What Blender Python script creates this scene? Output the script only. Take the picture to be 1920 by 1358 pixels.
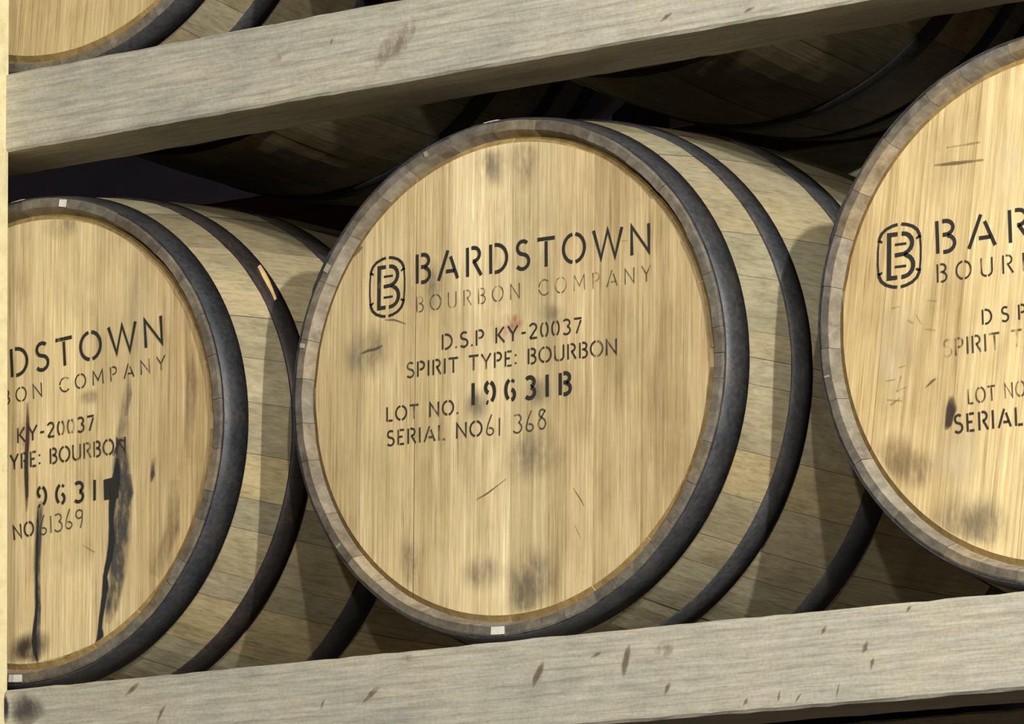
import bpy, bmesh, math, random
from mathutils import Vector, Matrix
scene = bpy.context.scene
for o in list(bpy.data.objects): bpy.data.objects.remove(o, do_unlink=True)
COL = scene.collection
# ------------------------------------------------------------------ camera
# world: x along the rails, y into the rack, z up; origin = front centre of the middle barrel
CAM = Vector((2.91706, -4.26203, -0.90082)); AZ, EL, RO = 0.598149, 0.175482, -0.016278; FPX = 9315.9
D = Vector((-math.sin(AZ)*math.cos(EL), math.cos(AZ)*math.cos(EL), math.sin(EL)))
R0 = D.cross(Vector((0, 0, 1))).normalized(); U0 = R0.cross(D)
RT = math.cos(RO)*R0 + math.sin(RO)*U0; UP = -math.sin(RO)*R0 + math.cos(RO)*U0
cd = bpy.data.cameras.new('camera'); cam = bpy.data.objects.new('camera', cd); COL.objects.link(cam)
m = Matrix((RT, UP, -D)).transposed().to_4x4(); m.translation = CAM; cam.matrix_world = m
cd.sensor_width = 36.0; cd.lens = 36.0*FPX/1920; cd.clip_start = 0.1; cd.clip_end = 60
scene.camera = cam
def ray(px, py): return D + RT*((px-960)/FPX) - UP*((py-679)/FPX)
def at_y(px, py, y):
    v = ray(px, py); return CAM + v*((y-CAM.y)/v.y)
# ------------------------------------------------------------------ world, lamps, exposure
w = bpy.data.worlds.new('world'); scene.world = w; w.use_nodes = True
w.node_tree.nodes['Background'].inputs[0].default_value = (1.0, 0.97, 0.92, 1)
w.node_tree.nodes['Background'].inputs[1].default_value = 0.006
vs = scene.view_settings; vs.view_transform = 'Standard'; vs.look = 'None'; vs.exposure = 0.0; vs.gamma = 1.0; vs.use_curve_mapping = False
def lamp(name, loc, power, color, rad):
    l = bpy.data.lights.new(name, 'POINT'); l.energy = power; l.color = color; l.shadow_soft_size = rad
    o = bpy.data.objects.new(name, l); o.location = loc; COL.objects.link(o); return o
WARM = (1.0, 0.965, 0.875)
lamp('aisle_lamp_near_offscreen', (3.00, -2.00, 0.92), 490, WARM, 0.035)       # a row of lamps down the aisle
lamp('aisle_lamp_middle_offscreen', (3.05, -3.95, 1.25), 500, WARM, 0.045)
lamp('aisle_lamp_far_offscreen', (3.60, -7.00, 1.20), 860, WARM, 0.06)
# ------------------------------------------------------------------ node helpers
def mat(name):
    m = bpy.data.materials.new(name); m.use_nodes = True; nt = m.node_tree
    return m, nt, nt.nodes['Principled BSDF']
def N(nt, t, **k):
    n = nt.nodes.new(t)
    for a, b in k.items(): setattr(n, a, b)
    return n
def coords(nt, scale, rand=True):
    tc = N(nt, 'ShaderNodeTexCoord'); mp = N(nt, 'ShaderNodeMapping'); mp.inputs['Scale'].default_value = scale
    if rand:
        oi = N(nt, 'ShaderNodeObjectInfo'); mu = N(nt, 'ShaderNodeMath', operation='MULTIPLY'); mu.inputs[1].default_value = 37.0
        nt.links.new(oi.outputs['Random'], mu.inputs[0])
        ad = N(nt, 'ShaderNodeVectorMath', operation='ADD')
        nt.links.new(tc.outputs['Object'], ad.inputs[0]); nt.links.new(mu.outputs[0], ad.inputs[1])
        nt.links.new(ad.outputs[0], mp.inputs[0])
    else: nt.links.new(tc.outputs['Object'], mp.inputs[0])
    return mp.outputs[0]
def noise(nt, vec, scale=1.0, detail=4, rough=0.6, dist=0.0):
    n = N(nt, 'ShaderNodeTexNoise'); n.inputs['Scale'].default_value = scale; n.inputs['Detail'].default_value = detail
    n.inputs['Roughness'].default_value = rough; n.inputs['Distortion'].default_value = dist
    nt.links.new(vec, n.inputs['Vector']); return n.outputs['Fac']
def ramp(nt, fac, stops):
    r = N(nt, 'ShaderNodeValToRGB'); e = r.color_ramp.elements
    while len(e) < len(stops): e.new(0.5)
    for el, (p, c) in zip(e, stops): el.position = p; el.color = (c[0], c[1], c[2], 1) if not isinstance(c, (int, float)) else (c, c, c, 1)
    nt.links.new(fac, r.inputs[0]); return r.outputs[0]
def mixc(nt, a, b, fac, mode='MIX'):
    x = N(nt, 'ShaderNodeMix', data_type='RGBA', blend_type=mode)
    for s, v in ((x.inputs[0], fac), (x.inputs[6], a), (x.inputs[7], b)):
        if isinstance(v, (int, float)): s.default_value = v
        elif isinstance(v, tuple): s.default_value = (*v, 1)
        else: nt.links.new(v, s)
    return x.outputs[2]
def tint(nt, col):
    oi = N(nt, 'ShaderNodeObjectInfo'); return mixc(nt, col, oi.outputs['Color'], 1.0, 'MULTIPLY')
def bump(nt, h, bs, strength, dist):
    b = N(nt, 'ShaderNodeBump'); b.inputs['Strength'].default_value = strength; b.inputs['Distance'].default_value = dist
    nt.links.new(h, b.inputs['Height']); nt.links.new(b.outputs[0], bs.inputs['Normal'])
def head_wood():
    m, nt, bs = mat('oak_head')
    g = noise(nt, coords(nt, (330, 60, 8)), 1.0, 6, 0.75, 0.3)
    s = noise(nt, coords(nt, (48, 30, 1.6)), 1.0, 3, 0.55, 0.4)
    b = noise(nt, coords(nt, (13, 9, 8)), 1.0, 4, 0.6, 0.3)
    c = ramp(nt, g, [(0.30, (0.32, 0.23, 0.115)), (0.45, (0.54, 0.425, 0.240)), (0.56, (0.605, 0.492, 0.290)), (0.68, (0.76, 0.65, 0.42))])
    c = mixc(nt, c, ramp(nt, s, [(0.28, (0.72, 0.68, 0.61)), (0.50, (1, 1, 1)), (0.72, (1.08, 1.08, 1.06))]), 0.8, 'MULTIPLY')
    c = mixc(nt, c, ramp(nt, b, [(0.30, (0.74, 0.72, 0.69)), (0.50, (0.97, 0.97, 0.97)), (0.72, (1.08, 1.09, 1.1))]), 0.9, 'MULTIPLY')
    c = tint(nt, c); nt.links.new(c, bs.inputs['Base Color']); bs.inputs['Roughness'].default_value = 0.62
    bs.inputs['Specular IOR Level'].default_value = 0.25
    bump(nt, g, bs, 0.35, 0.0012); return m
def stave_wood():
    m, nt, bs = mat('oak_stave')
    g = noise(nt, coords(nt, (260, 14, 260)), 1.0, 6, 0.75, 0.3)
    b = noise(nt, coords(nt, (14, 10, 14)), 1.0, 4, 0.6, 0.5)
    c = ramp(nt, g, [(0.26, (0.25, 0.205, 0.125)), (0.5, (0.425, 0.37, 0.245)), (0.72, (0.53, 0.475, 0.335))])
    c = mixc(nt, c, ramp(nt, b, [(0.3, (0.66, 0.66, 0.64)), (0.55, (1, 1, 1)), (0.75, (1.08, 1.08, 1.08))]), 0.8, 'MULTIPLY')
    c = tint(nt, c); nt.links.new(c, bs.inputs['Base Color']); bs.inputs['Roughness'].default_value = 0.6
    bs.inputs['Specular IOR Level'].default_value = 0.3
    bump(nt, g, bs, 0.4, 0.0012); return m
def plain_wood(name, lo, mid, hi, sc, rough=0.75, bm=0.4):
    m, nt, bs = mat(name)
    g = noise(nt, coords(nt, sc), 1.0, 5, 0.7, 0.3)
    c = tint(nt, ramp(nt, g, [(0.28, lo), (0.5, mid), (0.72, hi)]))
    nt.links.new(c, bs.inputs['Base Color']); bs.inputs['Roughness'].default_value = rough; bs.inputs['Specular IOR Level'].default_value = 0.2
    bump(nt, g, bs, bm, 0.0012); return m
def rail_wood():
    m, nt, bs = mat('weathered_rail_wood')
    v = coords(nt, (1.1, 20, 20))
    nz = noise(nt, coords(nt, (6, 14, 14)), 1.0, 5, 0.6, 0.8)
    wv = N(nt, 'ShaderNodeTexWave', bands_direction='Z'); wv.inputs['Scale'].default_value = 1.3
    wv.inputs['Distortion'].default_value = 9.0; wv.inputs['Detail'].default_value = 3.0; wv.inputs['Detail Scale'].default_value = 0.45
    nt.links.new(v, wv.inputs['Vector'])
    g = noise(nt, coords(nt, (14, 220, 220)), 1.0, 6, 0.75, 0.4)
    f = noise(nt, coords(nt, (260, 260, 260)), 1.0, 2, 0.5)
    c = ramp(nt, g, [(0.25, (0.27, 0.25, 0.20)), (0.5, (0.42, 0.395, 0.325)), (0.72, (0.54, 0.515, 0.43))])
    c = mixc(nt, c, ramp(nt, wv.outputs['Fac'], [(0.0, (0.80, 0.79, 0.78)), (0.25, (0.95, 0.95, 0.96)), (1.0, (1, 1, 1))]), 0.6, 'MULTIPLY')
    c = mixc(nt, c, ramp(nt, nz, [(0.3, (0.74, 0.78, 0.81)), (0.5, (0.98, 0.98, 0.97)), (0.7, (1.10, 1.04, 0.96))]), 0.9, 'MULTIPLY')
    c = mixc(nt, c, ramp(nt, f, [(0.3, (0.85, 0.85, 0.85)), (0.6, (1.05, 1.05, 1.05))]), 0.7, 'MULTIPLY')
    nt.links.new(c, bs.inputs['Base Color']); bs.inputs['Roughness'].default_value = 0.85
    bs.inputs['Specular IOR Level'].default_value = 0.15
    bump(nt, g, bs, 0.5, 0.0015); return m
def steel():
    m, nt, bs = mat('hoop_steel')
    a = noise(nt, coords(nt, (22, 22, 22)), 1.0, 5, 0.7, 0.5)
    f = noise(nt, coords(nt, (180, 180, 180)), 1.0, 3, 0.7)
    c = ramp(nt, a, [(0.34, (0.036, 0.037, 0.043)), (0.52, (0.056, 0.057, 0.063)), (0.70, (0.085, 0.068, 0.060))])
    c = mixc(nt, c, ramp(nt, f, [(0.3, (0.7, 0.7, 0.7)), (0.65, (1.25, 1.25, 1.25))]), 0.8, 'MULTIPLY')
    nt.links.new(tint(nt, c), bs.inputs['Base Color']); bs.inputs['Metallic'].default_value = 0.35
    nt.links.new(ramp(nt, f, [(0.3, 0.42), (0.7, 0.62)]), bs.inputs['Roughness'])
    bump(nt, f, bs, 0.25, 0.0008); return m
def ink(name, col, cover, alpha):
    # stencil paint worn along the grain: bare wood shows through
    m, nt, bs = mat(name); bs.inputs['Base Color'].default_value = (*col, 1); bs.inputs['Roughness'].default_value = 0.8
    g = noise(nt, coords(nt, (230, 60, 14)), 1.0, 4, 0.7); b = noise(nt, coords(nt, (32, 30, 32)), 1.0, 3, 0.6)
    ad = N(nt, 'ShaderNodeMath', operation='ADD'); nt.links.new(g, ad.inputs[0]); nt.links.new(b, ad.inputs[1])
    r = ramp(nt, ad.outputs[0], [(max(0, 0.5*(1.0-cover)-0.0), 0.0), (0.5*(1.0-cover)+0.16, alpha)])
    hv = N(nt, 'ShaderNodeMath', operation='MULTIPLY'); hv.inputs[1].default_value = 0.5
    nt.links.new(ad.outputs[0], hv.inputs[0])
    for l in list(nt.links):
        if l.to_node.type == 'VALTORGB': nt.links.remove(l)
    rn = [n for n in nt.nodes if n.type == 'VALTORGB'][0]; nt.links.new(hv.outputs[0], rn.inputs[0])
    nt.links.new(r, bs.inputs['Alpha']); return m
def stain_mat(name, col, strength, soft=1.0, sc=(70, 60, 16), wash=False):
    m, nt, bs = mat(name); bs.inputs['Base Color'].default_value = (*col, 1); bs.inputs['Roughness'].default_value = 0.8
    at = N(nt, 'ShaderNodeAttribute', attribute_name='fade')
    n1 = noise(nt, coords(nt, sc), 1.0, 5, 0.7)
    s = N(nt, 'ShaderNodeMath', operation='ADD'); nt.links.new(at.outputs['Fac'], s.inputs[0]); nt.links.new(n1, s.inputs[1])
    r = ramp(nt, s.outputs[0], [(0.0, 0.0), (1.0, 1.0)])
    mr = N(nt, 'ShaderNodeMapRange'); mr.inputs['From Min'].default_value = 0.62; mr.inputs['From Max'].default_value = 0.62+0.75*soft
    mr.inputs['To Max'].default_value = strength; nt.links.new(s.outputs[0], mr.inputs['Value'])
    if wash:                                         # thin uneven wash: fades to nothing at its rim, broken up by the grain
        pw = N(nt, 'ShaderNodeMath', operation='POWER'); pw.inputs[1].default_value = 1.3; nt.links.new(at.outputs['Fac'], pw.inputs[0])
        mr.inputs['From Min'].default_value = 0.30*soft; mr.inputs['From Max'].default_value = 0.72*soft; nt.links.new(n1, mr.inputs['Value'])
        mu = N(nt, 'ShaderNodeMath', operation='MULTIPLY'); nt.links.new(pw.outputs[0], mu.inputs[0]); nt.links.new(mr.outputs[0], mu.inputs[1])
        nt.links.new(mu.outputs[0], bs.inputs['Alpha'])
    else: nt.links.new(mr.outputs[0], bs.inputs['Alpha'])
    nt.nodes.remove(r.node); return m
M = dict(head=head_wood(), stave=stave_wood(), rail=rail_wood(), steel=steel(),
    chime=plain_wood('chime_end_grain', (0.075, 0.065, 0.052), (0.14, 0.122, 0.10), (0.22, 0.195, 0.16), (60, 40, 60), 0.85),
    bevel=plain_wood('chime_bevel', (0.17, 0.14, 0.105), (0.29, 0.25, 0.195), (0.42, 0.37, 0.30), (60, 40, 60), 0.8),
    croze=plain_wood('head_chamfer', (0.20, 0.135, 0.05), (0.29, 0.205, 0.085), (0.38, 0.28, 0.13), (90, 30, 90), 0.6),
    post=plain_wood('pale_post_wood', (0.62, 0.53, 0.29), (0.74, 0.66, 0.39), (0.80, 0.73, 0.46), (60, 60, 4), 0.7),
    white=plain_wood('white_wax', (0.5, 0.48, 0.43), (0.62, 0.60, 0.55), (0.72, 0.70, 0.66), (120, 120, 120), 0.6),
    red=plain_wood('red_painted_wood', (0.09, 0.016, 0.02), (0.12, 0.024, 0.03), (0.16, 0.036, 0.042), (8, 60, 60), 0.6),
    violet=plain_wood('violet_grey_wood', (0.30, 0.24, 0.34), (0.36, 0.30, 0.40), (0.42, 0.36, 0.46), (20, 20, 20), 0.7),
    pink=plain_wood('lit_wall_pink', (0.55, 0.42, 0.45), (0.65, 0.50, 0.53), (0.75, 0.6, 0.62), (30, 30, 30), 0.7),  # pink stands for light falling on the wall
    panel=plain_wood('lit_wall_violet', (0.07, 0.05, 0.08), (0.09, 0.066, 0.10), (0.11, 0.08, 0.12), (12, 12, 12), 0.7),  # violet stands for dim light on the wall behind the brace
    wall=plain_wood('dark_wall_paint', (0.016, 0.012, 0.02), (0.022, 0.017, 0.028), (0.03, 0.023, 0.036), (4, 4, 4), 0.8),
    floor=plain_wood('grey_concrete', (0.07, 0.058, 0.045), (0.10, 0.083, 0.065), (0.13, 0.11, 0.088), (5, 5, 5), 0.7),
    sliver=plain_wood('fresh_oak_sliver', (0.50, 0.34, 0.13), (0.62, 0.44, 0.19), (0.70, 0.52, 0.25), (90, 20, 90), 0.6),
    ink=ink('black_stencil_ink', (0.017, 0.015, 0.013), 0.52, 0.97),
    ink_worn=ink('worn_stencil_ink', (0.026, 0.021, 0.015), 0.36, 0.9),
    ink_faint=ink('faint_stencil_ink', (0.05, 0.038, 0.022), 0.24, 0.8),
    ink_hand=ink('marker_pen_ink', (0.035, 0.034, 0.032), 0.38, 0.8),
    grey_stain=stain_mat('grey_stain', (0.10, 0.09, 0.075), 0.62, 1.0, (60, 60, 22), True),
    brown_stain=stain_mat('brown_stain', (0.16, 0.10, 0.05), 0.75, wash=True),
    dark_stain=stain_mat('dark_stain', (0.045, 0.028, 0.020), 1.0, 0.8, (60, 60, 30), True),
    tar=stain_mat('black_tar', (0.012, 0.014, 0.018), 0.97, 0.9, (140, 90, 50)),
    tar_grey=stain_mat('grey_tar_wash', (0.055, 0.052, 0.052), 1.0, 0.8, (70, 70, 26), True),
    red_mark=stain_mat('red_crayon', (0.42, 0.09, 0.075), 0.8, 1.2, (160, 120, 90), True),
    pale=stain_mat('pale_scrape', (0.74, 0.65, 0.43), 0.8, 1.1, (110, 80, 12), True),
    scratch=stain_mat('fine_scratch', (0.16, 0.11, 0.05), 0.8, 0.9, (150, 150, 150)),
    knot=stain_mat('wood_knot', (0.24, 0.17, 0.125), 1.0, 1.2, (130, 110, 60), True),
    rail_drip=stain_mat('rail_drip', (0.15, 0.11, 0.06), 0.75, 1.3, (120, 120, 120)))
# ------------------------------------------------------------------ object helpers
def link(name, me, parent=None):
    o = bpy.data.objects.new(name, me); COL.objects.link(o)
    if parent: o.parent = parent
    return o
def mesh(name, vs_, fs, mats, parent=None, idx=None, smooth=False):
    me = bpy.data.meshes.new(name); me.from_pydata([tuple(v) for v in vs_], [], fs)
    for mm in (mats if isinstance(mats, (list, tuple)) else [mats]): me.materials.append(mm)
    if idx:
        for p, i in zip(me.polygons, idx): p.material_index = i
    if smooth:
        for p in me.polygons: p.use_smooth = True
    bm = bmesh.new(); bm.from_mesh(me); bmesh.ops.recalc_face_normals(bm, faces=bm.faces) if len(fs) > 3 and not name.startswith(('stencil', 'stain', 'hand', 'knot', 'drip', 'logo')) else None
    bm.to_mesh(me); bm.free(); return link(name, me, parent)
def tag(o, label, cat, group=None, kind=None):
    if label: o['label'] = label
    if cat: o['category'] = cat
    if group: o['group'] = group
    if kind: o['kind'] = kind
    return o
def beam(name, a, b, wy, wz, material, seg=60, seed=1, jit=0.0012, ch=0.004):
    """squared timber from a to b (centre line), wy deep and wz high, with softened, slightly ragged edges"""
    rnd = random.Random(seed); a = Vector(a); b = Vector(b); L = (b-a).length; t = (b-a)/L
    side = Vector((0, 1, 0)) if abs(t.y) < 0.9 else Vector((1, 0, 0)); side = (side - t*side.dot(t)).normalized(); up = side.cross(t)
    if up.z < 0 or (abs(up.z) < 1e-6 and up.x < 0): up = -up
    c = [(-wy/2, -wz/2+ch), (-wy/2, wz/2-ch), (-wy/2+ch, wz/2), (wy/2-ch, wz/2), (wy/2, wz/2-ch), (wy/2, -wz/2+ch), (wy/2-ch, -wz/2), (-wy/2+ch, -wz/2)]
    vs_, fs = [], []
    ph = [rnd.uniform(0, 6.28) for _ in range(6)]
    for i in range(seg+1):
        s = L*i/seg; wob = 0.0004*math.sin(s*7+ph[0])
        for k, (y, z) in enumerate(c):
            jy = rnd.uniform(-jit, jit)*0.5; jz = rnd.uniform(-jit, jit)
            vs_.append(Vector((s, y+jy, z+jz+wob)))
    for i in range(seg):
        for k in range(8): fs.append((i*8+k, i*8+(k+1) % 8, i*8+8+(k+1) % 8, i*8+8+k))
    fs.append(tuple(range(8))); fs.append(tuple(range(seg*8, seg*8+8))[::-1])
    o = mesh(name, vs_, fs, material, None, [1 if i < seg*8 and i % 8 == 6 else 0 for i in range(len(fs))] if isinstance(material, list) else None)
    mm = Matrix((t, side, up)).transposed().to_4x4(); mm.translation = a; o.matrix_world = mm
    return o
# ------------------------------------------------------------------ setting
def quad(name, pts, material, th):
    vs_ = [Vector(p) for p in pts]; n = (vs_[1]-vs_[0]).cross(vs_[2]-vs_[0]).normalized()*th
    v2 = vs_ + [v-n for v in vs_]
    return mesh(name, v2, [(0, 1, 2, 3), (7, 6, 5, 4), (0, 4, 5, 1), (1, 5, 6, 2), (2, 6, 7, 3), (3, 7, 4, 0)], material)
FZ = -2.5
f = quad('floor', [(-8, -10, FZ), (8, -10, FZ), (8, 5, FZ), (-8, 5, FZ)], M['floor'], 0.1); tag(f, 'grey concrete warehouse floor', 'floor', kind='structure')
f = quad('wall_back', [(-8, 4.5, FZ), (8, 4.5, FZ), (8, 4.5, 3.5), (-8, 4.5, 3.5)], M['wall'], 0.1); tag(f, 'dark violet painted back wall', 'wall', kind='structure')
# ------------------------------------------------------------------ rack
YF, DEP = -0.05365, 0.1052
Z1B, Z1T, Z2B, Z2T = -0.3842, -0.2893, 0.3214, 0.4118
XP = -0.6370
POSTW, POSTD = 0.10, 0.062
RX1 = 2.12
def rail(z0, z1, y0, x0, label, seed):
    o = beam('rack_rail', (x0, y0+DEP/2, (z0+z1)/2), (RX1, y0+DEP/2, (z0+z1)/2), DEP, z1-z0, M['rail'], 150, seed, 0.0006, 0.003)
    return tag(o, label, 'beam', None)
YR = 0.8985
r_low = rail(Z1B, Z1T, YF, -0.78, 'grey weathered rail under the barrels, spotted with brown drip marks', 3)
r_up = rail(Z2B, Z2T, YF, -0.78, 'grey weathered rail above the stencilled barrels, with a reddish knot', 5)
rail(Z1B-0.007, Z1T-0.007, YR-DEP/2+0.0, -0.78, 'rear rail carrying the back ends of the stencilled barrels', 7)
rail(Z2B, Z2T, YR-DEP/2+0.0, -0.78, 'rear rail carrying the back ends of the unmarked upper barrels', 9)
def post(x, y, label):
    p = beam('rack_post', (x, y, FZ), (x, y, 1.5), POSTD, POSTW, M['post'], 12, int(abs(x*10)+y*100), 0.0006)
    return tag(p, label, 'post')
post(XP-POSTW/2, YF+0.008-POSTD/2, 'pale yellowish wooden post at the left ends of the front rails')
post(RX1-POSTW/2-0.02, YF+0.008-POSTD/2, 'pale wooden post at the right ends of the front rails')
post(XP-POSTW/2, 0.942+POSTD/2, 'pale wooden post at the left ends of the rear rails')
post(RX1-POSTW/2-0.02, 0.942+POSTD/2, 'pale wooden post at the right ends of the rear rails')
# ------------------------------------------------------------------ barrels
BL = 0.90
def RB(y): return 0.316 - 0.041*(1-y/(BL/2))**2
YS = [0.0, 0.0015, 0.02, 0.0375, 0.07, 0.105, 0.14, 0.2, 0.26, 0.3126, 0.38, 0.45]; YS = YS + [BL-y for y in YS[-2::-1]]
HOOPS = [(0.0022, 0.0375), (0.1054, 0.1385), (0.2626, 0.3050)]; HOOPS = HOOPS + [(BL-b, BL-a) for a, b in HOOPS[::-1]]
HEADY, R_IN, R_CH = 0.010, 0.2605, 0.2525
STAVE_TINTS = [(1, 1, 1), (0.88, 0.86, 0.82), (1.05, 1.0, 0.9), (0.8, 0.82, 0.8), (1.1, 1.02, 0.84), (0.92, 0.95, 0.92), (0.75, 0.72, 0.66), (1.0, 0.98, 0.95)]
def stave(parent, a0, a1, rnd):
    g = 0.00022; seg = max(2, int(abs(a1-a0)/math.radians(3.2))); dr = rnd.uniform(-0.0005, 0.0005); de = rnd.uniform(-0.0006, 0.0006)
    ring = []
    for i, y in enumerate(YS):                       # outer profile front to back
        r = RB(y)+dr - (0.0018 if i in (0, len(YS)-1) else 0); ring.append((r, y+(de if i < 2 else 0), 0))
    prof = ring + [(0.2645+dr, BL, 1), (0.2585, BL-0.017, 2), (0.2575, BL-0.05, 0), (0.29, BL/2, 0), (0.2575, 0.05, 0), (0.2585, 0.017, 0), (0.2645+dr, de, 2)]
    n = len(prof); vs_, fs, ix = [], [], []
    for k in range(seg+1):
        a = a0 + (a1-a0)*k/seg
        for (r, y, _) in prof:
            e = g/r*(1 if k == 0 else -1 if k == seg else 0)
            rr = r - (0.0005 if k in (0, seg) else 0)
            vs_.append((rr*math.cos(a+e), y, rr*math.sin(a+e)))
    no = len(YS)
    for k in range(seg):
        for j in range(n):
            j2 = (j+1) % n; fs.append((k*n+j, k*n+j2, (k+1)*n+j2, (k+1)*n+j))
            # which strip: outer, end flat, bevel, inside
            ix.append(1 if j in (no-1, n-1, 0, 1, no-2, no-3) else 2 if j in (no, n-2) else 0)
    fs.append(tuple(range(n))); ix.append(1); fs.append(tuple(range(seg*n, seg*n+n))[::-1]); ix.append(1)
    o = mesh('stave', vs_, fs, [M['stave'], M['chime'], M['bevel']], parent, ix)
    t = rnd.choice(STAVE_TINTS); v = rnd.uniform(0.88, 1.08); o.color = (t[0]*v, t[1]*v, t[2]*v, 1)
    return o
def hoop(parent, y0, y1, rnd, lap=None, col=(1, 1, 1)):
    nseg = 120; prof = [(y0, RB(y0)), (y0, RB(y0)+0.0020), ((y0+y1)/2, RB((y0+y1)/2)+0.0023), (y1, RB(y1)+0.0020), (y1, RB(y1))]
    vs_, fs = [], []
    for k in range(nseg):
        a = 2*math.pi*k/nseg
        for (y, r) in prof: vs_.append((r*math.cos(a), y, r*math.sin(a)))
    for k in range(nseg):
        k2 = (k+1) % nseg
        for j in range(5): fs.append((k*5+j, k*5+(j+1) % 5, k2*5+(j+1) % 5, k2*5+j))
    h = mesh('hoop', vs_, fs, M['steel'], parent, None, False); h.color = (*col, 1)
    for p in h.data.polygons: p.use_smooth = p.index % 5 in (1, 2)
    la = rnd.uniform(0, 6.28) if lap is None else lap
    # riveted lap where the band ends overlap
    vs_, fs = [], []; da = 0.10; ins = 0.003; ns = 8
    for k in range(ns+1):
        a = la - da + 2*da*k/ns; e = ins if k in (0, ns) else 0.0008
        ya, yb = y0+e, y1-e
        for (y, r) in ((ya, RB(ya)+0.0015), (ya, RB(ya)+0.0040), (yb, RB(yb)+0.0040), (yb, RB(yb)+0.0015)): vs_.append((r*math.cos(a), y, r*math.sin(a)))
    for k in range(ns):
        for j in range(4): fs.append((k*4+j, k*4+(j+1) % 4, (k+1)*4+(j+1) % 4, (k+1)*4+j))
    fs += [(0, 1, 2, 3), (ns*4+3, ns*4+2, ns*4+1, ns*4)]
    lp = mesh('hoop_lap', vs_, fs, M['steel'], h); lp.color = (*[c*0.8 for c in col], 1)
    for s in (-0.05, 0.05):
        a = la+s; y = (y0+y1)/2; c = Vector((math.cos(a), 0, math.sin(a))); t1 = Vector((-c.z, 0, c.x)); t2 = Vector((0, 1, 0)); rr = RB(y)+0.0035
        vs_ = [c*(rr+0.003)+t2*y]; fs = []
        for q in range(2):
            for k in range(8):
                an = k*math.pi/4; rad = (0.0035, 0.005)[q]; vs_.append(c*(rr+(0.002, 0)[q])+t2*y+(t1*math.cos(an)+t2*math.sin(an))*rad)
        for k in range(8):
            k2 = (k+1) % 8; fs.append((0, 1+k, 1+k2)); fs.append((1+k, 9+k, 9+k2, 1+k2))
        mesh('rivet', vs_, fs, M['steel'], h)
    return h
def board(parent, u0, u1, tilt, y, col, back=False):
    g = 0.0002; ns = 12; a0 = max(u0, -R_CH)+g; a1 = min(u1, R_CH)-g
    us = [a0+(a1-a0)*k/ns for k in range(ns+1)]; q = R_IN/R_CH; vs_, fs, ix = [], [], []
    for u in us:
        v = math.sqrt(max(R_CH**2-u*u, 0))
        vs_ += [(u, 0, v), (u, 0, -v), (u*q, 0.006, v*q), (u*q, 0.006, -v*q), (u*q, 0.02, v*q), (u*q, 0.02, -v*q)]
    for k in range(ns):
        b, c = k*6, k*6+6
        for (i, j, mi) in ((1, 0, 0), (0, 2, 1), (2, 4, 0), (4, 5, 0), (5, 3, 0), (3, 1, 1)): fs.append((b+i, b+j, c+j, c+i)); ix.append(mi)
    fs += [(0, 1, 3, 5, 4, 2), tuple(ns*6+i for i in (2, 4, 5, 3, 1, 0))]; ix += [0, 0]
    o = mesh('head_board', vs_, fs, [M['head'], M['croze']], parent, ix)
    o.location = (0, y, 0) if not back else (0, BL-y, 0); o.rotation_euler = (0, tilt, 0 if not back else math.pi); o.color = (*col, 1)
    return o
def barrel(loc, label, seed, seams=(), boards=(), tilt=0.0, btints=None, laps=(2.7, 3.1, 2.5, 2.9, 2.6, 3.0), hoopcol=(1, 1, 1), hcols=None, yaw=0.0):
    rnd = random.Random(seed)
    e = bpy.data.objects.new('whiskey_barrel', None); COL.objects.link(e); e.location = loc; e.rotation_euler.z = math.radians(yaw); e.empty_display_size = 0.1
    tag(e, label, 'barrel', 'oak barrels lying on the rack')
    an = sorted(math.radians(s) for s in seams)
    cuts = list(an); cur = cuts[-1] if cuts else 0.0; end = (cuts[0] if cuts else 0.0)+2*math.pi
    while end-cur > math.radians(19):
        cur += math.radians(rnd.uniform(8.5, 15.5)); cuts.append(cur)
    rest = end-cur
    if rest > math.radians(15.5): cuts.append(cur+rest*0.55)
    cuts.append(end)
    for a0, a1 in zip(cuts[:-1], cuts[1:]): stave(e, a0, a1, rnd)
    for i, (y0, y1) in enumerate(HOOPS): hoop(e, y0, y1, rnd, laps[i], hcols[i] if hcols else hoopcol)
    eds = [-0.3]+list(boards)+[0.3]
    for i in range(len(eds)-1):
        c = btints[i] if btints else (lambda v: (v, v*0.99, v*0.97))(rnd.uniform(0.82, 1.08))
        board(e, eds[i], eds[i+1], tilt, HEADY+rnd.uniform(-0.0003, 0.0003), c)
        board(e, eds[i], eds[i+1], tilt, HEADY+rnd.uniform(-0.0003, 0.0003), c, True)
    return e
PB = {'mid': Vector((0, 0, 0)), 'left': Vector((-0.6426, -0.008, -0.0015)), 'right': Vector((0.6650, -0.002, -0.0035))}
b_mid = barrel(PB['mid'], 'oak barrel with a full black stencil and handwritten serial 61368', 11,
    seams=(40.7, 27.7, 16.9, 4.5, -1.2, -6.8, -20.8, -30.5, -40.4, -46.9, -59.5, -65.2, -74),
    boards=(-0.192, -0.120, -0.074, 0.0045, 0.062, 0.108, 0.176), tilt=math.radians(1.6),
    btints=[(0.84, 0.80, 0.72), (0.98, 0.95, 0.88), (0.95, 0.92, 0.85), (1.16, 1.16, 1.16), (0.93, 0.92, 0.88), (0.96, 0.92, 0.86), (0.86, 0.82, 0.75), (0.80, 0.75, 0.67)],
    laps=(2.6, 3.0, 2.4, 2, 2, 2))
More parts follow.
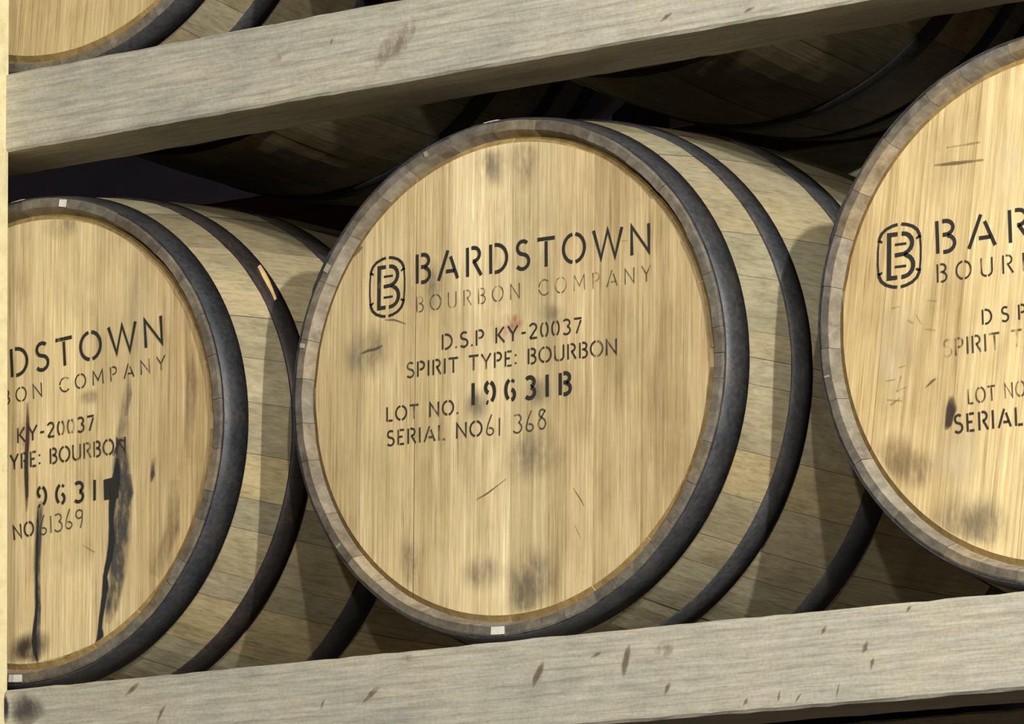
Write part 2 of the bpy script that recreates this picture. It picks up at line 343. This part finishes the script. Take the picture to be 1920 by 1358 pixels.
b_left = barrel(PB['left'], 'oak barrel with black tar drips down its stencilled head', 23,
    seams=(62, 45.9, 35, 24.7, 14.1, 3.6, -8, -18.0, -24.9, -35.7, -41.9, -54.5, -63.5, -74),
    boards=(-0.170, -0.085, -0.006, 0.088, 0.150, 0.205), tilt=math.radians(0.6),
    btints=[(0.98, 0.97, 0.9), (1.04, 1.03, 0.98), (1.08, 1.07, 1.02), (1.10, 1.09, 1.04), (1.04, 1.02, 0.97), (0.98, 0.93, 0.85), (0.88, 0.80, 0.7)],
    laps=(2.6, 2.9, 2.3, 2, 2, 2), hcols=[(0.85, 0.85, 0.88), (0.75, 0.62, 0.55), (0.8, 0.72, 0.66), (1, 1, 1), (1, 1, 1), (1, 1, 1)])
b_right = barrel(PB['right'], 'oak barrel with a scuffed golden head and a brown smear beside its serial line', 37,
    boards=(-0.205, -0.115, -0.028, 0.06, 0.14, 0.2), tilt=math.radians(8.0),
    btints=[(0.95, 0.88, 0.76), (0.99, 0.93, 0.82), (1.12, 1.08, 0.98), (1.05, 1.0, 0.9), (1, 0.97, 0.9), (1, 0.97, 0.9), (0.95, 0.9, 0.85)])
b_u1 = barrel((-0.620, -0.004, 0.696), 'unmarked oak barrel lying on the upper rail next to the pale post', 41, yaw=5.5, boards=(-0.18, -0.1, -0.02, 0.07, 0.15), tilt=math.radians(6),
    btints=[(0.86, 0.82, 0.72)]*6)
b_u2 = barrel((0.0205, 0.0, 0.697), 'oak barrel on the upper rail, only its dark belly showing below the rail', 43, yaw=5.5, boards=(-0.16, -0.08, 0.01, 0.1, 0.17), tilt=0.1)
b_u3 = barrel((0.663, -0.003, 0.697), 'oak barrel on the upper rail straight above the one with the brown smear', 47, yaw=5.5, boards=(-0.17, -0.09, 0.0, 0.09, 0.18), tilt=-0.05)
# ------------------------------------------------------------------ lettering
def arc(cx, cy, rx, ry, a0, a1, n=12):
    return [(cx+rx*math.cos(math.radians(a0+(a1-a0)*k/n)), cy+ry*math.sin(math.radians(a0+(a1-a0)*k/n))) for k in range(n+1)]
def glyphs():
    G = {}
    G['B'] = (0.52, [[(0.06, 0), (0.06, 1)], [(0.2, 0.97)]+arc(0.28, 0.76, 0.19, 0.21, 90, -90)+[(0.2, 0.55)], arc(0.28, 0.27, 0.22, 0.25, 80, -90)+[(0.2, 0.02)]])
    G['A'] = (0.74, [[(0.04, 0), (0.37, 1)], [(0.46, 0.78), (0.71, 0.0)], [(0.30, 0.28), (0.60, 0.28)]])
    G['R'] = (0.55, [[(0.06, 0), (0.06, 1)], [(0.2, 0.97)]+arc(0.28, 0.74, 0.20, 0.23, 90, -90)+[(0.24, 0.51)], [(0.28, 0.50), (0.54, 0)]])
    G['D'] = (0.66, [[(0.06, 0), (0.06, 1)], [(0.2, 0.97)]+arc(0.24, 0.5, 0.38, 0.47, 90, -90)+[(0.2, 0.03)]])
    G['S'] = (0.50, [arc(0.26, 0.75, 0.19, 0.22, 40, 250, 12)+arc(0.24, 0.27, 0.22, 0.25, 80, -145, 14)])
    G['T'] = (0.60, [[(0.0, 0.95), (0.60, 0.95)], [(0.30, 0), (0.30, 0.86)]])
    G['O'] = (0.78, [arc(0.39, 0.5, 0.36, 0.48, 98, 262), arc(0.39, 0.5, 0.36, 0.48, 82, -82)])
    G['W'] = (1.0, [[(0.02, 1), (0.27, 0.03), (0.50, 0.97), (0.74, 0.03), (0.98, 1)]])
    G['N'] = (0.68, [[(0.05, 0), (0.05, 0.97), (0.62, 0.05), (0.62, 1)]])
    G['U'] = (0.62, [[(0.05, 1), (0.05, 0.32)]+arc(0.30, 0.28, 0.25, 0.27, 170, 270, 6), arc(0.32, 0.28, 0.25, 0.27, 280, 360, 6)+[(0.57, 1)]])
    G['C'] = (0.66, [arc(0.40, 0.5, 0.36, 0.48, 45, 175), arc(0.40, 0.5, 0.36, 0.48, 190, 315)])
    G['M'] = (0.80, [[(0.05, 0), (0.08, 0.97), (0.40, 0.3), (0.72, 0.97), (0.75, 0)]])
    G['P'] = (0.50, [[(0.06, 0), (0.06, 1)], [(0.18, 0.97)]+arc(0.26, 0.72, 0.20, 0.25, 90, -90)+[(0.18, 0.47)]])
    G['Y'] = (0.62, [[(0.02, 1), (0.31, 0.47), (0.60, 1)], [(0.31, 0.42), (0.31, 0)]])
    G['K'] = (0.56, [[(0.06, 0), (0.06, 1)], [(0.50, 1), (0.18, 0.52), (0.54, 0)]])
    G['I'] = (0.14, [[(0.07, 0), (0.07, 1)]])
    G['E'] = (0.46, [[(0.06, 0), (0.06, 1)], [(0.16, 0.96), (0.44, 0.96)], [(0.10, 0.52), (0.34, 0.52)], [(0.16, 0.04), (0.44, 0.04)]])
    G['L'] = (0.44, [[(0.06, 0), (0.06, 1)], [(0.16, 0.04), (0.44, 0.04)]])
    G['.'] = (0.10, [[(0.05, 0.0), (0.05, 0.11)]])
    G[':'] = (0.12, [[(0.06, 0.1), (0.06, 0.22)], [(0.06, 0.62), (0.06, 0.74)]])
    G['-'] = (0.30, [[(0.02, 0.45), (0.28, 0.45)]])
    G[' '] = (0.34, [])
    G['0'] = (0.48, [arc(0.24, 0.5, 0.20, 0.48, 110, 250), arc(0.24, 0.5, 0.20, 0.48, 70, -70)])
    G['1'] = (0.20, [[(0.10, 0), (0.10, 1)]])
    G['2'] = (0.50, [arc(0.24, 0.73, 0.20, 0.24, 160, -30, 9)+[(0.06, 0.06)], [(0.06, 0.04), (0.48, 0.04)]])
    G['3'] = (0.48, [arc(0.22, 0.75, 0.20, 0.22, 140, -75, 9), arc(0.22, 0.27, 0.22, 0.25, 75, -140, 9)])
    G['6'] = (0.48, [arc(0.30, 0.5, 0.25, 0.48, 110, 240, 9), arc(0.26, 0.27, 0.18, 0.25, 75, -75, 8), [(0.34, 0.84), (0.40, 0.95)]])
    G['7'] = (0.48, [[(0.02, 0.95), (0.46, 0.95)], [(0.42, 0.82), (0.16, 0.0)]])
    G['8'] = (0.48, [arc(0.24, 0.74, 0.17, 0.22, 100, 440, 16), arc(0.24, 0.27, 0.21, 0.25, 80, 440, 16)])
    G['9'] = (0.48, [arc(0.22, 0.72, 0.18, 0.25, 105, 255, 8), arc(0.18, 0.5, 0.26, 0.48, 70, -60, 9), [(0.08, 0.06), (0.16, 0.02)]])
    return G
GL = glyphs()
HAND = {'6': (0.5, [[(0.34, 1.05), (0.14, 0.6), (0.05, 0.25)]+arc(0.24, 0.2, 0.19, 0.18, 190, 470, 12)]), '1': (0.16, [[(0.08, 0.0), (0.1, 0.9)]]),
    '3': (0.5, [[(0.06, 0.88)]+arc(0.24, 0.72, 0.2, 0.2, 100, -70, 8)+arc(0.22, 0.26, 0.25, 0.26, 70, -150, 10)]),
    '8': (0.5, [[(0.42, 0.95)]+arc(0.26, 0.78, 0.17, 0.2, 30, 250, 8)+arc(0.24, 0.26, 0.2, 0.27, 70, -250, 14)+[(0.42, 0.9)]]),
    '9': (0.5, [arc(0.26, 0.74, 0.2, 0.22, 20, 350, 14)+[(0.45, 0.9), (0.42, 0.4), (0.30, 0.0)]])}
def ribbon(pts, w, vs_, fs, place):
    n = len(pts)
    P2 = [Vector(p) for p in pts]; base = len(vs_)
    for i in range(n):
        d0 = (P2[i]-P2[i-1]).normalized() if i > 0 else None; d1 = (P2[i+1]-P2[i]).normalized() if i < n-1 else None
        if d0 is None: nn = Vector((-d1.y, d1.x)); k = 1
        elif d1 is None: nn = Vector((-d0.y, d0.x)); k = 1
        else:
            nn = Vector((-(d0+d1).y, (d0+d1).x))
            if nn.length < 1e-4: nn = Vector((-d0.y, d0.x))
            nn.normalize(); k = 1/max(0.45, abs(nn.dot(Vector((-d0.y, d0.x)))))
        for s in (-1, 1): vs_.append(place(P2[i]+nn*(s*k*w/2)))
    for i in range(n-1): fs.append((base+2*i, base+2*i+2, base+2*i+3, base+2*i+1))
YI = HEADY-0.0008
def head_xz(b, px, py):
    e = PB[b]; q = at_y(px, py, e.y+HEADY); return Vector((q.x-e.x, q.z-e.z))
OB = {'mid': b_mid, 'left': b_left, 'right': b_right}
def text(b, s, i0, i1, pa, pb, cap, sw, material, gap=0.22, font=None, name='stencil_lettering', jit=0.0):
    """letters i0..i1 of s run from picture point pa to pb along their feet; the rest of s continues the line"""
    font = font or GL; xs = [0.0]
    for ch in s: xs.append(xs[-1]+font.get(ch, GL.get(ch))[0]+gap)
    a, c = head_xz(b, *pa), head_xz(b, *pb)
    w0, w1 = xs[i0], xs[i1]-gap; dv = c-a; sx = dv.length/(w1-w0); ux = dv/dv.length; uz = Vector((-ux.y, ux.x))
    rnd = random.Random(len(s)*7); vs_, fs = [], []
    for k, ch in enumerate(s+' '):
        if ch == ' ':                                 # one mesh for each word
            if fs: mesh(name, vs_, fs, material, OB[b])
            vs_, fs = [], []; continue
        jz = rnd.uniform(-jit, jit)
        for st in font.get(ch, GL.get(ch))[1]:
            pts = [Vector((((x+xs[k])-w0)*sx, (z+jz)*cap)) for x, z in st]
            ribbon(pts, sw*cap, vs_, fs, lambda v: (lambda q: (q.x, YI, q.y))(a+ux*v.x+uz*v.y))
def logo(b, c0, c1, c2, sw):
    """rounded badge with a barred B; c0, c1, c2 = picture points of its lower left, lower right and upper left corners"""
    a, r, t = head_xz(b, *c0), head_xz(b, *c1), head_xz(b, *c2); ex, ez = r-a, t-a
    vs_, fs = [], []; H = 1.55
    def put(pts, w): ribbon([Vector((x, z*H)) for x, z in pts], w, vs_, fs, lambda v: (lambda q: (q.x, YI, q.y))(a+ex*v.x+ez*(v.y/H)))
    for s in (-1, 1):
        X = lambda x: 0.5+s*(x)
        put([(X(0.04), 0.985), (X(0.16), 0.97), (X(0.30), 0.93), (X(0.40), 0.87), (X(0.45), 0.80), (X(0.465), 0.74)], 0.07)
        put([(X(0.04), 0.015), (X(0.16), 0.03), (X(0.30), 0.07), (X(0.40), 0.13), (X(0.45), 0.20), (X(0.465), 0.26)], 0.07)
        put([(X(0.465), 0.765), (X(0.485), 0.6), (X(0.485), 0.4), (X(0.465), 0.235)], 0.045)
        put([(X(0.46), 0.77), (X(0.385), 0.73)], 0.05); put([(X(0.46), 0.23), (X(0.385), 0.27)], 0.05)
    put([(0.46, 0.835), (0.27, 0.835), (0.27, 0.165), (0.46, 0.165)], 0.10)
    put([(0.55, 0.835)]+[(x, z) for x, z in arc(0.58, 0.68, 0.21, 0.155, 90, -75, 8)]+[(0.62, 0.52), (0.40, 0.51)], 0.095)
    put([(0.62, 0.52)]+[(x, z) for x, z in arc(0.58, 0.335, 0.24, 0.17, 70, -90, 8)]+[(0.55, 0.165)], 0.095)
    put([(0.40, 0.675), (0.66, 0.675)], 0.055); put([(0.40, 0.33), (0.66, 0.33)], 0.055)
    return mesh('logo_stencil', vs_, fs, M['ink'], OB[b])
# middle barrel
logo('mid', (693, 600), (760, 590), (694, 487), 0.1)
text('mid', 'BARDSTOWN', 0, 9, (780, 532), (1221, 474), 0.0315, 0.125, M['ink'], 0.26)
text('mid', 'BOURBON COMPANY', 0, 15, (781, 586), (1222, 527), 0.0170, 0.085, M['ink_faint'], 0.44)
text('mid', 'D.S.P KY-20037', 0, 14, (829, 656), (1092, 624), 0.0165, 0.14, M['ink_worn'], 0.17)
text('mid', 'SPIRIT TYPE: BOURBON', 0, 20, (763, 709), (1158, 664), 0.0165, 0.14, M['ink_worn'], 0.17)
text('mid', '19631B', 0, 6, (884, 760), (1071, 739), 0.0235, 0.185, M['ink'], 0.42)
text('mid', 'LOT NO.', 0, 7, (725, 791), (860, 776), 0.0155, 0.15, M['ink_worn'], 0.2)
text('mid', 'SERIAL NO', 0, 9, (726, 837), (905, 817), 0.0165, 0.14, M['ink_worn'], 0.18)
text('mid', '61 368', 0, 6, (912, 818), (1026, 804), 0.0210, 0.085, M['ink_hand'], 0.18, HAND, 'handwritten_number', 0.06)
# left barrel (the start of its lines lies behind the post)
text('left', 'BARDSTOWN', 3, 9, (21, 708), (308, 645), 0.0325, 0.125, M['ink'], 0.26)
text('left', 'BOURBON COMPANY', 5, 15, (31, 755), (312, 693), 0.0165, 0.11, M['ink_worn'], 0.44)
text('left', 'D.S.P KY-20037', 6, 14, (33, 831), (178, 806), 0.0170, 0.15, M['ink_worn'], 0.17)
text('left', 'SPIRIT TYPE: BOURBON', 8, 20, (20, 882), (237, 848), 0.0175, 0.15, M['ink_worn'], 0.17)
text('left', '9631', 0, 4, (70, 951), (182, 938), 0.0230, 0.165, M['ink'], 0.42)
text('left', 'SERIAL NO', 7, 9, (27, 1013), (65, 1003), 0.0165, 0.15, M['ink_worn'], 0.2)
text('left', '61369', 0, 5, (75, 1005), (158, 988), 0.0215, 0.08, M['ink_hand'], 0.14, HAND, 'handwritten_number', 0.06)
pc = [head_xz('left', *q) for q in ((196, 938), (223, 934), (222, 893), (195, 900))]
mesh('stencil_block', [(q.x, YI, q.y) for q in pc], [(0, 1, 2, 3)], M['ink'], b_left)
# right barrel (its lines run on past the picture's edge)
logo('right', (1645, 545), (1728, 535), (1646, 424), 0.1)
text('right', 'BARDSTOWN', 0, 3, (1755, 476), (1932, 450), 0.0330, 0.12, M['ink'], 0.30)
text('right', 'BOURBON COMPANY', 0, 4, (1757, 530), (1901, 511), 0.0185, 0.11, M['ink_worn'], 0.44)
text('right', 'D S P', 0, 3, (1842, 609), (1893, 602), 0.0150, 0.14, M['ink_worn'], 0.12)
text('right', 'SPIRIT TYPE: BOURBON', 0, 6, (1770, 670), (1876, 655), 0.0175, 0.13, M['ink_faint'], 0.17)
text('right', 'LOT NO.', 4, 6, (1885, 748), (1924, 742), 0.0155, 0.13, M['ink_faint'], 0.2)
text('right', 'SERIAL NO', 0, 6, (1790, 813), (1919, 797), 0.0185, 0.14, M['ink_worn'], 0.2)
# ------------------------------------------------------------------ stains, scrapes and drips on the heads
def fade_mesh(name, vs_, fs, fade, material, parent):
    o = mesh(name, vs_, fs, material, parent); a = o.data.attributes.new('fade', 'FLOAT', 'POINT')
    for i, v in enumerate(fade): a.data[i].value = v
    return o
lay = [0]
def streak(b, pts, material, name='stain'):
    """pts = (px, py, width px) along the mark"""
    lay[0] += 1; y = HEADY-0.0004-0.00002*(lay[0] % 14); vs_, fs, fd = [], [], []
    P2 = [(head_xz(b, x, yy), w*0.00060) for x, yy, w in pts]; n = len(P2)
    for i, (p, w_) in enumerate(P2):
        d = (P2[min(i+1, n-1)][0]-P2[max(i-1, 0)][0]).normalized(); nn = Vector((-d.y, d.x))
        for k, s in enumerate((-1, -0.45, 0.45, 1)):
            q = p+nn*(s*w_/2)
            if q.length > R_CH: q = q*(R_CH/q.length)
            vs_.append((q.x, y, q.y)); fd.append((0, 1, 1, 0)[k]*(0.35 if i in (0, n-1) else 1))
    for i in range(n-1):
        for k in range(3): fs.append((i*4+k, i*4+k+1, i*4+k+5, i*4+k+4))
    return fade_mesh(name, vs_, fs, fd, material, OB[b])
def blob(b, cx, cy, rx, ry, ang, material, name='stain'):
    lay[0] += 1; y = HEADY-0.0004-0.00002*(lay[0] % 14); c = head_xz(b, cx, cy); vs_, fd, fs = [(c.x, y, c.y)], [1.0], []
    ca, sa = math.cos(ang), math.sin(ang)
    for q, fv in ((0.4, 0.85), (1.0, 0.0)):
        for k in range(20):
            a = 2*math.pi*k/20; u, v = q*rx*0.0006*math.cos(a), q*ry*0.0006*math.sin(a)
            p = c+Vector((u*ca-v*sa, u*sa+v*ca))
            if p.length > R_CH: p = p*(R_CH/p.length)
            vs_.append((p.x, y, p.y)); fd.append(fv)
    for k in range(20):
        k2 = (k+1) % 20; fs.append((0, 1+k, 1+k2)); fs.append((1+k, 21+k, 21+k2, 1+k2))
    return fade_mesh(name, vs_, fs, fd, material, OB[b])
blob('mid', 1000, 1085, 75, 70, 0, M['grey_stain']); blob('mid', 985, 1115, 50, 60, 0, M['grey_stain']); blob('mid', 905, 1075, 55, 40, 0, M['grey_stain'])
blob('mid', 985, 300, 34, 62, 0, M['grey_stain']); blob('mid', 925, 310, 60, 50, 0, M['grey_stain']); blob('mid', 770, 1060, 32, 70, 0.2, M['grey_stain'])
blob('mid', 1000, 855, 75, 60, 0, M['grey_stain']); blob('mid', 690, 660, 70, 60, 0.3, M['grey_stain']); blob('mid', 815, 540, 25, 60, 0, M['grey_stain'])
blob('mid', 895, 760, 34, 36, 0.5, M['grey_stain']); blob('mid', 1012, 735, 30, 34, 0.5, M['grey_stain']); blob('mid', 1040, 590, 45, 22, -0.4, M['grey_stain'])
blob('mid', 955, 612, 34, 28, 0, M['red_mark']); blob('mid', 968, 604, 20, 18, 0, M['red_mark'])
streak('mid', [(668, 520, 10), (668, 600, 14), (666, 700, 14), (664, 722, 12)], M['pale'])
streak('mid', [(850, 250, 14), (848, 400, 16), (845, 560, 15), (842, 760, 10)], M['pale']); streak('mid', [(958, 420, 20), (955, 600, 22), (952, 800, 20), (950, 1000, 14)], M['pale'])
for q in ([(676, 664, 6), (690, 658, 6), (705, 655, 7), (718, 648, 5)], [(892, 938, 4), (915, 925, 4), (950, 898, 3)], [(762, 608, 4), (740, 600, 5), (722, 600, 4)],
          [(1075, 915, 3), (1090, 938, 3), (1096, 950, 2)], [(1078, 985, 3), (1090, 1010, 3)], [(1165, 452, 3), (1178, 451, 3)], [(663, 480, 9), (672, 470, 10), (680, 462, 8)]):
    streak('mid', q, M['scratch'])
# left: tar drips and washes
streak('left', [(238, 720, 14), (234, 770, 26), (230, 820, 44), (228, 880, 50)], M['grey_stain']); streak('left', [(229, 820, 22), (227, 860, 46), (228, 930, 62), (226, 1010, 60), (220, 1080, 48), (210, 1140, 40), (203, 1170, 18)], M['tar_grey'])
streak('left', [(221, 860, 14), (218, 905, 26), (212, 935, 22), (209, 980, 14), (210, 1015, 20), (206, 1045, 18), (198, 1080, 14), (196, 1120, 16), (190, 1160, 13), (186, 1200, 14), (184, 1214, 10)], M['tar'])
streak('left', [(196, 915, 34), (212, 914, 38), (226, 905, 34)], M['tar']); streak('left', [(212, 855, 10), (226, 825, 9), (236, 828, 7)], M['tar'])
for q in ((211, 1012, 9, 16), (208, 1043, 11, 13), (199, 1098, 9, 22), (190, 1190, 8, 16), (222, 890, 9, 18), (66, 1205, 10, 18)): blob('left', *q, 0.1, M['tar'])
streak('left', [(242, 890, 20), (246, 925, 18), (240, 950, 10)], M['tar_grey']); streak('left', [(288, 860, 10), (287, 890, 14), (284, 905, 6)], M['tar_grey'])
streak('left', [(78, 940, 16), (74, 980, 22), (70, 1060, 20), (72, 1140, 20), (68, 1200, 26), (68, 1240, 30)], M['tar_grey'])
streak('left', [(72, 950, 5), (71, 1000, 6), (69, 1080, 6), (70, 1130, 7), (65, 1190, 12), (66, 1220, 11), (71, 1245, 7)], M['tar'])
streak('left', [(52, 755, 8), (53, 800, 12), (50, 870, 14), (51, 930, 12), (50, 960, 6)], M['dark_stain']); streak('left', [(50, 865, 10), (51, 895, 12), (50, 920, 6)], M['dark_stain'])
streak('left', [(240, 700, 12), (243, 740, 18), (236, 780, 12)], M['grey_stain']); blob('left', 265, 560, 40, 90, 0.1, M['pale']); blob('left', 262, 640, 28, 90, 0.1, M['pale'])
blob('left', 48, 815, 26, 40, 0, M['red_mark']); streak('left', [(330, 900, 40), (325, 990, 46), (290, 1080, 40)], M['brown_stain'])
streak('left', [(352, 580, 26), (360, 720, 36), (350, 860, 30)], M['brown_stain']); blob('left', 55, 1215, 60, 36, 0.2, M['dark_stain']); streak('left', [(75, 1246, 12), (130, 1234, 14), (165, 1216, 9)], M['tar'])
streak('left', [(155, 1022, 5), (178, 1036, 5)], M['scratch']); blob('left', 170, 745, 34, 18, 0, M['grey_stain']); blob('left', 120, 420, 60, 36, 0, M['grey_stain'])
for q in ((358, 690), (357, 868)): streak('left', [(q[0], q[1]-6, 3), (q[0], q[1], 5), (q[0]-1, q[1]+7, 3)], M['pale'])
# right: smear, scuffs
streak('right', [(1786, 742, 14), (1785, 765, 26), (1779, 795, 18), (1774, 806, 8)], M['dark_stain']); streak('right', [(1786, 746, 12), (1784, 770, 22), (1778, 800, 12)], M['dark_stain'])
blob('right', 1800, 975, 75, 55, 0.1, M['grey_stain']); blob('right', 1850, 985, 60, 60, 0, M['grey_stain']); blob('right', 1680, 860, 50, 50, 0.5, M['brown_stain']); blob('right', 1720, 880, 60, 40, 0, M['brown_stain'])
blob('right', 1670, 690, 26, 60, 0.2, M['pale']); blob('right', 1685, 620, 40, 60, 0, M['pale']); blob('right', 1890, 330, 40, 120, -0.1, M['pale']); blob('right', 1800, 860, 60, 60, 0, M['pale'])
for q in ([(1752, 310, 4), (1790, 306, 8), (1845, 300, 5)], [(1775, 277, 4), (1838, 267, 6)], [(1735, 563, 3), (1757, 565, 3)], [(1735, 617, 3), (1755, 620, 4)], [(1672, 578, 3), (1687, 575, 4)],
          [(1700, 600, 4), (1712, 606, 5)], [(1690, 705, 4), (1682, 735, 5)], [(1686, 690, 4), (1697, 686, 3)], [(1670, 760, 5), (1690, 745, 4)], [(1680, 735, 3), (1700, 726, 3)], [(1735, 728, 3), (1748, 715, 6), (1756, 710, 4)],
          [(1662, 715, 3), (1680, 712, 4)], [(1664, 750, 3), (1692, 752, 4)], [(1718, 590, 4), (1728, 608, 4)]):
    streak('right', q, M['scratch'])
# ------------------------------------------------------------------ chime patches, paint flecks, splinter
def chime_patch(b, px, py, dang, r0, r1, material=None):
    e = PB[b]; q = at_y(px, py, e.y); a = math.atan2(q.z-e.z, q.x-e.x); vs_, fs = [], []
    for k in range(4):
        t = a+dang*(k/3-0.5)
        for (r, y) in ((r0, -0.0004), (r1, -0.0004), (r1, 0.004), (r0, 0.004)): vs_.append((r*math.cos(t), y-0.0008, r*math.sin(t)))
    for k in range(3):
        for j in range(4): fs.append((k*4+j, k*4+(j+1) % 4, k*4+4+(j+1) % 4, k*4+4+j))
    fs += [(0, 1, 2, 3), (15, 14, 13, 12)]
    return mesh('wax_patch', vs_, fs, material or M['white'], OB[b])
chime_patch('mid', 934, 1181, 0.062, 0.2655, 0.2738); chime_patch('left', 118, 382, 0.036, 0.2655, 0.2738)
for q in ((617, 505, 0.035), (576, 650, 0.018), (800, 293, 0.014), (641, 1018, 0.012)): chime_patch('mid', *q, 0.2665, 0.2725, M['bevel'])
chime_patch('left', 30, 1264, 0.07, 0.2655, 0.2738); chime_patch('right', 1549, 707, 0.008, 0.267, 0.2725, M['bevel'])
def fleck(b, a0, a1, y0, y1):
    vs_, fs = [], []
    for k in range(4):
        a = math.radians(a0+(a1-a0)*k/3)
        for (y, d) in ((y0, 0.0015), (y0, 0.0034), (y1, 0.0034), (y1, 0.0015)): r = RB(y)+d; vs_.append((r*math.cos(a), y, r*math.sin(a)))
    for k in range(3):
        for j in range(4): fs.append((k*4+j, k*4+(j+1) % 4, k*4+4+(j+1) % 4, k*4+4+j))
    fs += [(0, 1, 2, 3), (15, 14, 13, 12)]
    return mesh('paint_fleck', vs_, fs, M['white'], OB[b])
fleck('mid', 91.5, 95, 0.008, 0.03); fleck('mid', 97, 100, 0.01, 0.028); fleck('left', 93, 96.5, 0.008, 0.026)
SPL = (39.5, 29.5, 0.129, 0.121)
vs_, fs = [], []                                      # splinter of fresh wood along the second hoop of the left barrel
for k in range(9):
    t = k/8; a = math.radians(SPL[0]+(SPL[1]-SPL[0])*t); y = SPL[2]+(SPL[3]-SPL[2])*t; wd = 0.0028*math.sin(math.pi*min(1, t*1.1+0.12))+0.0006
    for (dy, d) in ((-wd, 0.002), (-wd*0.6, 0.0052), (wd*0.6, 0.0052), (wd, 0.002)): r = RB(y)+d; vs_.append((r*math.cos(a), y+dy, r*math.sin(a)))
for k in range(8):
    for j in range(4): fs.append((k*4+j, k*4+(j+1) % 4, k*4+4+(j+1) % 4, k*4+4+j))
fs += [(0, 1, 2, 3), (35, 34, 33, 32)]
mesh('splinter', vs_, fs, M['sliver'], b_left)
# ------------------------------------------------------------------ knots and drip marks on the rails
def rail_mark(r, pts, material, name):
    lay[0] += 1; inv = r.matrix_world.inverted(); y = YF-0.0013-0.00002*(lay[0] % 10); vs_, fs, fd = [], [], []
    P3 = [(at_y(x, yy, YF), w*0.0006) for x, yy, w in pts]; n = len(P3); lo, hi = (Z1B, Z1T) if r is r_low else (Z2B, Z2T)
    for i, (p, w_) in enumerate(P3):
        d = P3[min(i+1, n-1)][0]-P3[max(i-1, 0)][0]; d2 = Vector((d.x, d.z)).normalized(); nn = Vector((-d2.y, 0, d2.x))
        for k, s in enumerate((-1, -0.4, 0.4, 1)):
            q = p+nn*(s*w_/2); q.z = min(max(q.z, lo+0.004), hi-0.004); vs_.append(inv @ Vector((q.x, y, q.z))); fd.append((0, 1, 1, 0)[k]*(0.3 if i in (0, n-1) else 1))
    for i in range(n-1):
        for k in range(3): fs.append((i*4+k, i*4+k+1, i*4+k+5, i*4+k+4))
    return fade_mesh(name, vs_, fs, fd, material, r)
bpy.context.view_layer.update()
rail_mark(r_up, [(705, 135, 8), (716, 108, 40), (735, 90, 58), (755, 72, 56), (772, 48, 34), (778, 30, 10)], M['knot'], 'knot')
rail_mark(r_up, [(718, 118, 14), (732, 98, 26), (750, 85, 22), (760, 76, 8)], M['knot'], 'knot')
rail_mark(r_up, [(500, 118, 8), (525, 108, 16), (548, 92, 10)], M['knot'], 'knot')
rail_mark(r_low, [(1228, 1222, 10), (1238, 1220, 30), (1248, 1219, 34), (1258, 1216, 24), (1264, 1213, 8)], M['knot'], 'knot')
rail_mark(r_low, [(755, 1232, 8), (772, 1232, 22), (788, 1233, 14)], M['knot'], 'knot')
for pts in ([(1000, 1290, 5), (1006, 1272, 17), (1015, 1255, 16), (1020, 1240, 5)], [(1171, 1270, 5), (1173, 1248, 17), (1178, 1225, 15), (1182, 1207, 8)], [(682, 1318, 4), (697, 1302, 14), (712, 1288, 10)],
            [(1247, 1305, 4), (1253, 1290, 11), (1258, 1280, 6)], [(1110, 1233, 4), (1122, 1226, 8), (1130, 1222, 3)], [(1541, 1190, 3), (1546, 1182, 9), (1551, 1174, 4)], [(1618, 1226, 4), (1624, 1214, 13), (1628, 1202, 5)],
            [(1634, 1256, 3), (1637, 1242, 10), (1640, 1232, 4)], [(295, 1357, 4), (304, 1335, 10), (313, 1322, 5)], [(236, 1305, 5), (250, 1292, 12), (263, 1280, 8)], [(1395, 1323, 4), (1400, 1316, 9), (1404, 1308, 4)],
            [(1460, 1318, 2), (1462, 1306, 5), (1464, 1294, 3)], [(1492, 1318, 2), (1498, 1308, 5), (1505, 1300, 3)], [(1569, 1310, 2), (1572, 1296, 4), (1576, 1280, 2)], [(602, 1332, 2), (606, 1320, 5), (611, 1310, 3)], [(1700, 1150, 3), (1706, 1140, 7), (1711, 1133, 3)]):
    rail_mark(r_low, pts, M['rail_drip'], 'drip_mark')
rail_mark(r_low, [(8, 1290, 20), (9, 1320, 26), (9, 1356, 26)], M['tar'], 'drip_mark'); rail_mark(r_low, [(40, 1296, 60), (50, 1330, 90), (60, 1358, 90)], M['tar_grey'], 'drip_mark')
for pts in ([(1240, 40, 3), (1250, 32, 9), (1262, 24, 4)], [(1395, 25, 3), (1405, 18, 8), (1417, 13, 4)], [(622, 85, 3), (623, 78, 7), (625, 70, 3)]):
    rail_mark(r_up, pts, M['rail_drip'], 'drip_mark')
# ------------------------------------------------------------------ behind the rack
tag(beam('red_beam', (-1.50, 1.46, 0.522), (-0.30, 1.46, 0.522), 0.08, 0.19, M['red'], 10, 3), 'dark red painted beam behind the rack, above the middle barrel', 'beam')
tag(beam('diagonal_brace', (-1.60, 1.6, 0.27), (-0.45, 1.6, 1.03), 0.03, 0.05, M['violet'], 10, 4), 'violet grey diagonal brace behind the middle barrel', 'brace')
tag(beam('lit_wall_panel', (-1.02, 1.80, 0.80), (-0.40, 1.80, 0.80), 0.02, 0.36, M['panel'], 6, 8), 'added violet panel standing in for the dimly lit wall behind the diagonal brace', 'panel')  # added piece: the wall's dim violet light is put into its colour
tag(beam('lit_wall_patch', (-0.83, 1.66, 0.705), (-0.765, 1.66, 0.705), 0.02, 0.06, M['pink'], 6, 6), 'added pale pink board standing in for a lit patch of wall above the middle barrel', 'board')  # added piece: a lit patch of wall made as a pale board
